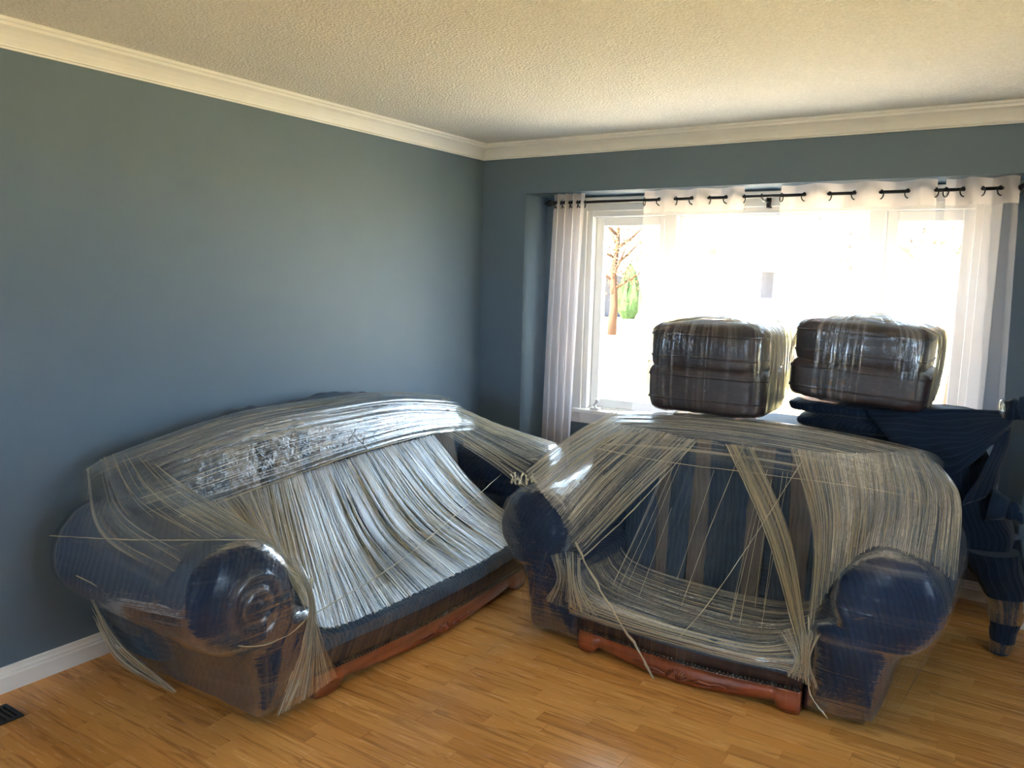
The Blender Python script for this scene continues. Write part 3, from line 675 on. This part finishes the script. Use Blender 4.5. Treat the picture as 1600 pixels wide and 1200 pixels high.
# ---- long sofa along the left wall (faces +x)
SWd, SD = 1.94, 0.92
sf = empty('sofa', (0.54, -1.69, 0), PI / 2)
tag(sf, 'long plastic-wrapped sofa with rolled arms standing along the left wall', 'sofa')
base_box(sf, SWd, SD, 'navy_dark')
scfg = (1.035, 0.495, 0.195, 0.235)
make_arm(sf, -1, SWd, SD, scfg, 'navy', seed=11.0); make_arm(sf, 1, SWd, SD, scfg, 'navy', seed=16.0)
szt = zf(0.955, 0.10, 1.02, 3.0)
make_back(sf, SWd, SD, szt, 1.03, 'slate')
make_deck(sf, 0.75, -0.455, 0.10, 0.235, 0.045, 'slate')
make_apron(sf, 0.73, -0.445, 0.04)
panels(sf, [-0.8, -0.66, -0.52, -0.44, -0.3, -0.22, -0.08, 0.0, 0.14, 0.24, 0.36, 0.5, 0.62, 0.8], ['slate', 'taupe', 'navy_dark', 'taupe', 'slate', 'taupe', 'navy_dark', 'taupe', 'slate', 'taupe', 'navy_dark', 'slate', 'taupe'], lambda x: szt(x) - 0.06, 0.24, 9)
lowS = lambda x: float(np.interp(x, [-1.05, -.36, .12, .78, 1.05], [.655, .715, .75, .76, .70]))
topband(sf, 1.0, szt, [(0.055, 0.0, lowS), (0.07, 0.06, lowS), (0.12, -0.06, None), (0.20, 0.0, None), (0.30, 0.012, None), (0.40, -0.02, None), (0.46, -0.1, None)], 'film_web')
film(sf, [[(-.95, .06, .70), (-.86, -.2, .61), (-.80, -.455, .52)], [(-.7, .06, .70), (-.74, -.2, .57), (-.775, -.465, .43)], [(-.5, .06, .71), (-.64, -.2, .5), (-.765, -.47, .34)],
          [(-.36, .06, .72), (-.47, -.2, .45), (-.62, -.475, .262)], [(-.1, .06, .735), (-.12, -.2, .44), (-.12, -.50, .262)], [(.2, .06, .75), (.27, -.2, .46), (.36, -.50, .27)], [(.6, .06, .76), (.66, -.2, .5), (.72, -.475, .31)]], 'film_dense', nt_=420, st=320)
film(sf, [[(.7, .11, .76), (.78, -.2, .6), (.80, -.46, .45)], [(.86, .2, .88), (.93, -.1, .77), (.95, -.45, .69)], [(.98, .3, .88), (1.08, 0, .76), (1.13, -.4, .68)], [(1.04, .4, .8), (1.2, .1, .66), (1.24, -.3, .55)]], 'film_web', nt_=160, st=70)
film(sf, [[(-.92, .10, .72), (-.86, -.2, .62), (-.82, -.46, .54)], [(-.95, .18, .86), (-.98, -.1, .80), (-.95, -.44, .70)], [(-1.02, .35, .88), (-1.14, 0, .77), (-1.14, -.35, .69)], [(-1.08, .46, .80), (-1.25, .1, .64), (-1.24, -.3, .57)]], 'film_web', nt_=200, st=20, sr=0.0009)
film(sf, [[(-1.22, .44, .62), (-1.06, .45, .33), (-.985, .455, .02)], [(-1.26, .1, .50), (-1.08, .1, .30), (-.99, .1, .02)], [(-1.24, -.2, .44), (-1.07, -.25, .28), (-.99, -.3, .02)], [(-1.16, -.455, .38), (-1.02, -.47, .25), (-.985, -.475, .02)]], 'film_clear')
film(sf, [[(-1.06, .46, .34), (-1.07, .25, .19), (-1.01, -.02, .03)], [(-1.05, .465, .27), (-1.06, .27, .12), (-1.005, 0.0, .015)], [(-1.04, .47, .2), (-1.04, .3, .06), (-1.0, .02, .008)]], 'film_seat', nt_=60, st=26, sr=0.0013)
film(sf, [[(-.99, -.475, .30), (-.985, -.48, .15), (-.98, -.48, .02)], [(-.80, -.485, .30), (-.82, -.485, .16), (-.86, -.48, .02)], [(-.6, -.50, .25), (-.66, -.50, .15), (-.72, -.49, .04)], [(-.2, -.51, .25), (-.26, -.515, .15), (-.30, -.505, .05)], [(.3, -.51, .25), (.28, -.515, .15), (.27, -.50, .05)], [(.73, -.485, .27), (.73, -.49, .15), (.73, -.48, .03)]], 'film_clear', ns=16, nt_=200)
make_arm(sf, -1, SWd, SD, scfg, 'film_tight', 0.010, 'stretch_film', 11.0); make_arm(sf, 1, SWd, SD, scfg, 'film_tight', 0.010, 'stretch_film', 16.0)
R_ = []
for dz, ly in ((0.0, .36), (0.022, .385), (0.018, .42), (-0.04, .45)):
    R_.append([(x, ly, szt(x) + 0.004 - 0.05 * (abs(x + 0.065) / 0.69) ** 4 + dz * (1 + 0.9 * math.sin(x * 9) * math.cos(x * 4))) for x in np.linspace(-.75, .62, 14)])
Gs = np.array([catmull(r_, 60) for r_ in R_]); Gs = np.array([catmull(Gs[:, i], 14) for i in range(60)]); Gs = wrinkle(Gs, 0.014, 13, 2.0)
link('blanket_fold', grid_mesh('blanket_fold', Gs), 'slate', sf)
# swirl of film gathered on the near scroll
G = np.zeros((40, 41, 3))
for j, q in enumerate(np.linspace(0.02, 1, 41)):
    for i, a in enumerate(np.linspace(0, 2 * PI, 40)):
        rr = 0.185 * q; G[i, j] = (-1.035 + rr * math.cos(a), -0.482 - 0.034 * (1 - q ** 1.5) - 0.008 * math.sin(q * 22 + a), 0.485 + rr * math.sin(a))
link('stretch_film', grid_mesh('stretch_film', G), 'film_tight', sf)
cord(sf, [(-.98, .05, .665), (-.36, .045, .725), (.12, .045, .76), (.78, .05, .77)], 0.004)
cord(sf, [(-.765, -.475, .50), (-.772, -.48, .42), (-.775, -.485, .33), (-.80, -.485, .2), (-.9, -.485, .05)], 0.006)
film(sf, [[(-.85, -.44, .60), (-.795, -.485, .46), (-.80, -.49, .34), (-.86, -.488, .20), (-.95, -.487, .05)], [(-.81, -.45, .58), (-.78, -.492, .45), (-.778, -.497, .34), (-.80, -.495, .2), (-.84, -.49, .05)],
          [(-.76, -.42, .54), (-.765, -.488, .44), (-.755, -.495, .33), (-.72, -.50, .22), (-.66, -.50, .08)]], 'film_web', nt_=80, st=45, sr=0.0013)
cord(sf, [(-.76, -.48, .36), (-.2, -.40, .38), (.35, -.3, .45), (.8, -.25, .55)], 0.0022)
cord(sf, [(-1.26, .35, .62), (-1.2, -.1, .68), (-1.0, -.46, .70)], 0.002)
cord(sf, [(-1.25, .2, .50), (-1.16, -.2, .40), (-1.08, -.48, .36), (-.9, -.49, .33), (-.78, -.49, .37)], 0.0025)
cord(sf, [(.98, .3, .885), (1.08, 0, .765), (1.13, -.4, .685)], 0.002)
# marker scribble on the film over the back: three short pen strokes
for st in ([(-.06, .125, .83), (0.0, .135, .872)], [(-.02, .128, .845), (.03, .122, .80), (.06, .12, .765)], [(.03, .122, .80), (.05, .13, .835)], [(.05, .133, .855), (.13, .13, .845), (.10, .128, .825)], [(.10, .127, .825), (.13, .125, .80)]):
    MB().tube([(x, y_ - 0.094, z) for x, y_, z in st], 0.0016, 6).obj('pen_mark', 'iron', sf)

# ------------------------------------------------------------------ wrapped cushion stacks
def rbox(hx, hy, z0, z1, p=5.0, nu=72, nv=26, pil=0.0, pz=3.2):
    """pillow-like superellipsoid, hx, hy half sizes"""
    zc, hz = (z0 + z1) / 2, (z1 - z0) / 2; G = np.zeros((nv, nu, 3))
    sg = lambda v, e: math.copysign(abs(v) ** e, v)
    for i, a in enumerate(np.linspace(-PI / 2 + 0.01, PI / 2 - 0.01, nv)):
        for j in range(nu):
            b = 2 * PI * j / nu; e1, e2 = 2 / pz, 2 / p
            cz = abs(math.cos(a)) ** e1
            x, y_ = hx * cz * sg(math.cos(b), e2), hy * cz * sg(math.sin(b), e2)
            z = zc + hz * sg(math.sin(a), e1) * (1 + pil * (1 - (x / hx) ** 2) * (1 - (y_ / hy) ** 2))
            G[i, j] = (x, y_, z)
    return G
def stack(loc, rz, hx, hy, h1, h2, label, seed, tilt=0.0, shift=0.0):
    st = empty('cushion_stack', loc, rz); st.rotation_euler = (0, tilt, rz)
    tag(st, label, 'cushions', 'plastic-wrapped cushion stacks')
    for k, (z0, z1, sx, dx) in enumerate(((0.0, h1, 1.0, 0), (h1 - 0.03, h1 + h2, 0.96, shift))):
        G = rbox(hx * sx, hy * sx, z0, z1, 9, nv=40, pil=0.14 if k else 0.0, pz=7); G[..., 0] += dx
        G = wrinkle(G, 0.010, 9, seed + k * 4); G = wrinkle(G, 0.005, 28, seed + 3)
        cu = link('cushion', grid_mesh('cushion', G, closed=True, caps=True), 'leather', st)
        for zz in (z0 + (z1 - z0) * 0.28, z0 + (z1 - z0) * 0.74):
            ii = int(np.argmin(np.abs(G[:, :, 2].mean(1) - zz))); L_ = [tuple(p) for p in G[ii]]; L_.append(L_[0])
            MB().tube([Vector(p) for p in L_], 0.006, 6, False).obj('piping', 'leather', cu, True)
    G = rbox(hx * 1.035, hy * 1.05, -0.004, (h1 + h2) * 1.045, 7, 140, 60, 0.16, 7.0); G[..., 0] += shift * 0.5
    G = wrinkle(G, 0.008, 8, seed + 20); G = wrinkle(G, 0.004, 45, seed + 30, (0.35, 0.35, 1.6)); G[..., 2] = np.maximum(G[..., 2], -0.006)
    link('stretch_film', grid_mesh('stretch_film', G, closed=True, caps=True), 'film_cushion', st)
    T = h1 + h2; R = []
    for q in (-0.72, -0.3, 0.2, 0.6, 0.97):
        X = hx * (1.05 - 0.05 * max(0, q - 0.3))
        y_ = hy * q; e = 0.012 + 0.012 * q
        R.append([(-X, y_, 0.03), (-X - 0.01, y_, T * 0.55), (-X * 0.9, y_, T * 0.93), (-X * 0.4, y_, T * 1.06 + e * .4), (X * 0.3, y_, T * 1.07 + e * .5), (X * 0.92, y_, T * 0.98 + e * .4), (X * 1.0 + e * .3, y_, T * 0.7), (X * 0.99 + e * .3, y_, T * 0.3), (X * .97, y_, 0.03)])
    film(st, R, 'film_dense', ns=60, nt_=110, st=130, sr=0.0014)
    return st
stack((1.816, -0.50, 0.966), 0.0, 0.285, 0.245, 0.235, 0.195, 'brown cushion stack in stretch film on the back of the loveseat, left of the two', 3.0, 0.0, -0.01)
stack((2.445, -0.27, 1.050), 0.0, 0.300, 0.22, 0.20, 0.175, 'brown cushion stack in stretch film on the blanket-wrapped table, right of the two', 9.0, 0.05, -0.01)

# ------------------------------------------------------------------ blanket-wrapped table behind the loveseat
tb = empty('wrapped_table', (2.62, -0.23, 0))
tag(tb, 'table bundled in navy quilted moving blankets with taped legs behind the loveseat', 'table')
def rsec(x0, x1, y0, y1, z, p=4.0, n=64, tilt=0.0):
    cx_, cy_, hx, hy = (x0 + x1) / 2, (y0 + y1) / 2, (x1 - x0) / 2, (y1 - y0) / 2; R = []
    for j in range(n):
        b = 2 * PI * j / n; R.append((cx_ + hx * math.copysign(abs(math.cos(b)) ** (2 / p), math.cos(b)), cy_ + hy * math.copysign(abs(math.sin(b)) ** (2 / p), math.sin(b)), z + tilt * (cx_ + hx * math.cos(b))))
    return R
def loft(name, secs, mat, parent, amp=0.012, sc_=8, seed=0.0, rows=None, fold=0.0):
    S = np.array(secs); n = rows or len(S) * 3
    G = np.array([catmull(S[:, j], n) for j in range(S.shape[1])]).transpose(1, 0, 2)
    G = wrinkle(G, amp, sc_, seed); G = wrinkle(G, amp * 0.45, sc_ * 3, seed + 7, (1, 1, 0.5))
    if fold: G = wrinkle(G, fold, 16, seed + 3, (1.6, 1.6, 0.18))
    return link(name, grid_mesh(name, G, closed=True, caps=True), mat, parent)
# local frame: x - 2.62, y + 0.27
loft('table_body', [rsec(-1.12, .44, -.19, .17, .36), rsec(-1.16, .50, -.21, .18, .40), rsec(-1.17, .50, -.215, .19, .52), rsec(-1.16, .45, -.21, .18, .62), rsec(-1.15, .40, -.205, .18, .74), rsec(-1.12, .37, -.2, .175, .86), rsec(-1.08, .30, -.18, .16, .915)], 'bundle', tb, 0.014, 6, 1.0, 30, 0.01)
loft('table_top', [rsec(-.46, .34, -.17, .15, .985, 3), rsec(-.49, .39, -.205, .18, .992, 4), rsec(-.50, .40, -.215, .19, 1.010, 4), rsec(-.50, .40, -.21, .19, 1.030, 4), rsec(-.46, .36, -.18, .16, 1.043, 3)], 'bundle', tb, 0.010, 7, 4.0, 18)
loft('blanket_roll', [rsec(-.40, .36, -.16, .14, .90, 3), rsec(-.45, .40, -.20, .17, .92, 4), rsec(-.46, .42, -.205, .18, .955, 4), rsec(-.42, .40, -.19, .16, .985, 3)], 'bundle', tb, 0.014, 6, 8.0, 14)
# hanging flap drawn to the knot at the end of the top
def sheet(name, rails, mat, parent, ns=30, nt_=40, amp=0.012, sc_=9, seed=0.0, thick=0.008):
    R = np.array([catmull(r_, ns) for r_ in rails]); G = np.array([catmull(R[:, i], nt_) for i in range(ns)]); G = wrinkle(G, amp, sc_, seed)
    N = normals(G); o = link(name, grid_mesh(name, G), mat, parent)
    md = o.modifiers.new('thickness', 'SOLIDIFY'); md.thickness = thick; md.offset = 0
    return o
sheet('blanket_flap', [[(.46, -.15, 1.085), (.20, -.19, 1.068), (-.12, -.225, 1.035)], [(.455, -.17, 1.05), (.26, -.24, .99), (-.06, -.24, .97)], [(.45, -.17, 1.03), (.30, -.255, .93), (.06, -.25, .84)], [(.44, -.15, 1.01), (.33, -.25, .86), (.16, -.245, .70)]], 'bundle', tb, seed=2.0)
sheet('blanket_flap', [[(.44, -.1, 1.03), (.43, -.02, .90), (.41, .05, .72)], [(.45, -.16, 1.0), (.44, -.15, .88), (.40, -.14, .70)], [(.42, -.18, 1.0), (.38, -.235, .86), (.30, -.24, .66)]], 'bundle', tb, seed=6.0)
def knot(c, s_, seed):
    G = rbox(0.038 * s_, 0.036 * s_, -0.04 * s_, 0.04 * s_, 2.4, 28, 16); G = wrinkle(G, 0.014 * s_, 28, seed); G = G + np.array(c)
    k = link('knot', grid_mesh('knot', G, closed=True, caps=True), 'bundle', tb)
    a = np.array(c)
    MB().tube([a + (0, 0, 0), a + (.03 * s_, -.015, .03 * s_), a + (.02 * s_, -.02, .055 * s_)], [0.026 * s_, 0.024 * s_, 0.008], 10).tube([a, a + (.045 * s_, -.02, -.015 * s_), a + (.06 * s_, -.02, -.05 * s_)], [0.026 * s_, 0.022 * s_, 0.008], 10).obj('knot_tail', 'bundle', k, True)
    MB().torus(a + (-.035 * s_, 0, -0.005), (1, 0, 0.1), 0.034 * s_, 0.010 * s_, 20, 8).obj('tape_band', 'tape', k, True)
knot((.455, -.14, 1.085), 1.15, 1.0); knot((.475, -.14, .645), 0.9, 5.0)
MB().tube([(.40, -.14, .66), (.47, -.14, .65)], [0.075, 0.045], 14).obj('knot_neck', 'bundle', tb, True)
# legs, cabriole, wrapped and taped
def leg(x, y_, s_, seed):
    pts = [(x - .09 * s_, y_ + .015, .46), (x - .05 * s_, y_ + .005, .36), (x - .005 * s_, y_, .27), (x + .005 * s_, y_, .17), (x, y_, .085), (x, y_, .03), (x, y_, .004)]
    P = catmull(pts, 22); rr = np.interp(np.linspace(0, 1, 22), [0, .2, .4, .6, .8, .92, 1], [.12, .10, .072, .056, .046, .043, .036])
    G = np.array([[(p[0] + r_ * math.cos(a), p[1] + r_ * math.sin(a), p[2]) for a in np.linspace(0, 2 * PI, 28, endpoint=False)] for p, r_ in zip(P, rr)])
    G = wrinkle(G, 0.010, 16, seed); G[..., 2] = np.maximum(G[..., 2], 0.002)
    lg = link('leg', grid_mesh('leg', G, closed=True, caps=True), 'bundle', tb)
    T = G.copy(); c_ = T.mean(1, keepdims=True); T = c_ + (T - c_) * 1.06
    for (i0, i1) in ((7, 12), (15, 20)):
        link('tape_band', grid_mesh('tape_band', T[i0:i1], closed=True), 'tape', lg)
leg(.50, -.15, 1, 1.0); leg(.50, .13, 1, 3.0); leg(-1.05, -.11, -1, 5.0); leg(-1.05, .13, -1, 7.0)

# ------------------------------------------------------------------ outside: lawn, street, houses, trees
M['grass'] = plain('sunny_lawn', '#9a9268', 0.9, 0.1, (30, 0.5, 0.03), 0.2)
M['road'] = plain('pale_road', '#b8b2a6', 0.9, 0.1)
M['siding'] = plain('pale_siding', '#e6ddcf', 0.8, 0.2); M['shingle'] = plain('roof_shingle', '#9b8878', 0.9, 0.2)
M['door_blue'] = plain('blue_grey_door', '#2a2f42', 0.6); M['leaf'] = plain('spring_leaf', '#3a2c1c', 0.8, 0.2, None, 0.2); M['bark'] = plain('bark', '#33241a', 0.9, 0.1)
M['evergreen'] = plain('evergreen', '#22331c', 0.9, 0.1, None, 0.2); M['brick'] = plain('pink_brick', '#b58d7c', 0.9, 0.1, None, 0.1)
gv = MB().add([(-45, 0.45, -0.35), (40, 0.45, -0.35), (40, 60, 0.25), (-45, 60, 0.25), (-45, -25, -0.35), (40, -25, -0.35)], [(0, 1, 2, 3), (4, 5, 1, 0)])
structure(gv.obj('lawn', 'grass'))
rd = MB(); gz = lambda y_: -0.35 + 0.6 * (y_ - 0.45) / 59.55
rd.add([(-45, 13, gz(13) + .02), (40, 13, gz(13) + .02), (40, 20, gz(20) + .02), (-45, 20, gz(20) + .02)], [(0, 1, 2, 3)])
rd.add([(-12.5, 20, gz(20) + .02), (-9, 20, gz(20) + .02), (-9.5, 29.6, gz(29.6) + .02), (-13.5, 29.6, gz(29.6) + .02)], [(0, 1, 2, 3)])
structure(rd.obj('street', 'road'))
structure(MB().box((-3.0, 0.5, -0.40), (6.5, 4.6, -0.30)).obj('front_bounce_slab', 'road'))  # pale slab below the view, added to bounce warm sun onto the ceiling
structure(MB().box((-3.0, -16.0, -0.40), (7.5, YB - 0.3, -0.30)).obj('rear_bounce_slab', 'road'))  # unseen pale slab added to bounce sun in through the rear opening
def house(name, x0, x1, y0, zt_, label, mat):
    h = empty(name, ((x0 + x1) / 2, y0, gz(y0))); tag(h, label, 'house', 'houses across the street')
    hw_ = (x1 - x0) / 2
    MB().box((-hw_, 0, 0), (hw_, 7, zt_)).obj('wall', mat, h)
    MB().prism([(-0.5, zt_), (7.5, zt_), (3.5, zt_ + 2.2)], 'x', -hw_ - 0.4, hw_ + 0.4).obj('roof', 'shingle', h)
    return h, hw_
h1, a = house('bungalow', -19.5, -9.8, 30, 3.0, 'pale house with a blue-grey door seen through the left sash', 'siding')
c0 = (-19.5 - 9.8) / 2
d_ = MB().box((-14.3 - c0, -0.06, 0), (-13.3 - c0, 0.0, 1.9)).obj('door', 'door_blue', h1)
MB().box((-14.45 - c0, -0.08, 0), (-14.3 - c0, 0, 2.05)).box((-13.3 - c0, -0.08, 0), (-13.15 - c0, 0, 2.05)).box((-14.45 - c0, -0.08, 1.9), (-13.15 - c0, 0, 2.05)).obj('door_trim', 'trim', d_)
MB().box((-16.2 - c0, -2.6, 2.3), (-13.05 - c0, 0, 2.45)).box((-16.2 - c0, -2.6, 0), (-16.0 - c0, 0, 2.3)).obj('porch_roof', 'siding', h1)  # roof and side wall added so the door falls in shade
for xx in (-18, -11.6): 
    f = MB().box((xx - c0 - .7, -0.06, 1.0), (xx - c0 + .7, 0, 2.1)).obj('window', 'trim', h1); MB().box((xx - c0 - .6, -0.07, 1.1), (xx - c0 + .6, -0.061, 2.0)).obj('pane', 'door_blue', f)
h2, a = house('porch_house', -8.9, 0.5, 30, 3.2, 'pale house with a railed front porch seen behind the centre pane', 'brick')
c0 = (-8.9 + 0.5) / 2
f = MB().box((-7.0 - c0, -0.06, 1.0), (-5.9 - c0, 0, 2.3)).obj('window', 'trim', h2); MB().box((-6.9 - c0, -0.07, 1.1), (-6.0 - c0, -0.061, 2.2)).obj('pane', 'door_blue', f)
for xx in (-8.0, -5.2, -2.6): MB().box((xx - c0 - .09, -1.9, 0), (xx - c0 + .09, -1.72, 2.6)).obj('porch_post', 'trim', h2)
MB().box((-8.4 - c0, -2.1, 2.6), (-2.2 - c0, 0, 2.78)).obj('porch_roof', 'siding', h2)
rl = MB().box((-8.0 - c0, -1.86, 0.95), (-2.6 - c0, -1.78, 1.02)).box((-8.0 - c0, -1.86, 0.2), (-2.6 - c0, -1.78, 0.26)).obj('railing', 'trim', h2)
for i in range(34): MB().box((-7.95 - c0 + i * 0.16, -1.84, 0.26), (-7.91 - c0 + i * 0.16, -1.80, 0.95)).obj('baluster', 'trim', rl)
def tree(label, x, y_, hgt, crown, seed, spread=1.0, leaves=2600, cz=0.62):
    rs = np.random.default_rng(seed); tr = empty('tree', (x, y_, gz(y_))); tag(tr, label, 'tree', 'trees on the front lawn')
    MB().tube([(0, 0, -0.05), (0.05, 0, hgt * .2), (-0.05, 0.05, hgt * .4), (0.1, 0, hgt * .6), (0, 0, hgt * .9)], [hgt * .032, hgt * .026, hgt * .022, hgt * .014, 0.01], 10).obj('trunk', 'bark', tr, True)
    tips = []
    for i in range(9):
        a = i * 2.4 + rs.random(); z = hgt * (0.3 + 0.05 * i); r_ = crown * (0.6 + 0.4 * rs.random()) * spread
        P = [(0, 0, z), (r_ * .4 * math.cos(a), r_ * .4 * math.sin(a), z + hgt * .07), (r_ * math.cos(a), r_ * math.sin(a), z + hgt * .2)]
        MB().tube(P, [hgt * .011, hgt * .008, 0.006], 6).obj('branch', 'bark', tr, True); tips.append(P[2]); tips.append(P[1])
    v = []; fc = []
    for i in range(leaves):
        t0 = np.array(tips[rs.integers(len(tips))]); p = t0 + rs.normal(size=3) * crown * 0.2
        d1 = rs.normal(size=3); d1 /= np.linalg.norm(d1); d2 = np.cross(d1, rs.normal(size=3)); d2 /= np.linalg.norm(d2); s_ = 0.05
        b = len(v); v += [p - d1 * s_, p + d2 * s_ * .5, p + d1 * s_, p - d2 * s_ * .5]; fc.append((b, b + 1, b + 2, b + 3))
    o = MB().add(v, fc).obj('foliage', 'leaf', tr); o['kind'] = 'stuff'
tree('leafy tree on the lawn behind the left sash', -8.6, 19.5, 5.0, 2.0, 2)
tree('bare-branched tree on the lawn behind the right sash', 2.2, 8.5, 5.5, 2.0, 6, 1.2, 900)
sh_ = empty('shrub', (-12.3, 28.6, gz(28.6))); tag(sh_, 'upright evergreen shrub beside the blue-grey door', 'shrub')
G = np.array([[(r_ * math.cos(a), r_ * math.sin(a), z) for a in np.linspace(0, 2 * PI, 24, endpoint=False)] for z, r_ in ((0, .3), (.4, .5), (.9, .55), (1.5, .45), (2.1, .25), (2.5, .04))])
G = wrinkle(G, 0.15, 5, 3.0)
link('foliage', grid_mesh('foliage', G, closed=True, caps=True, smooth=False), 'evergreen', sh_)
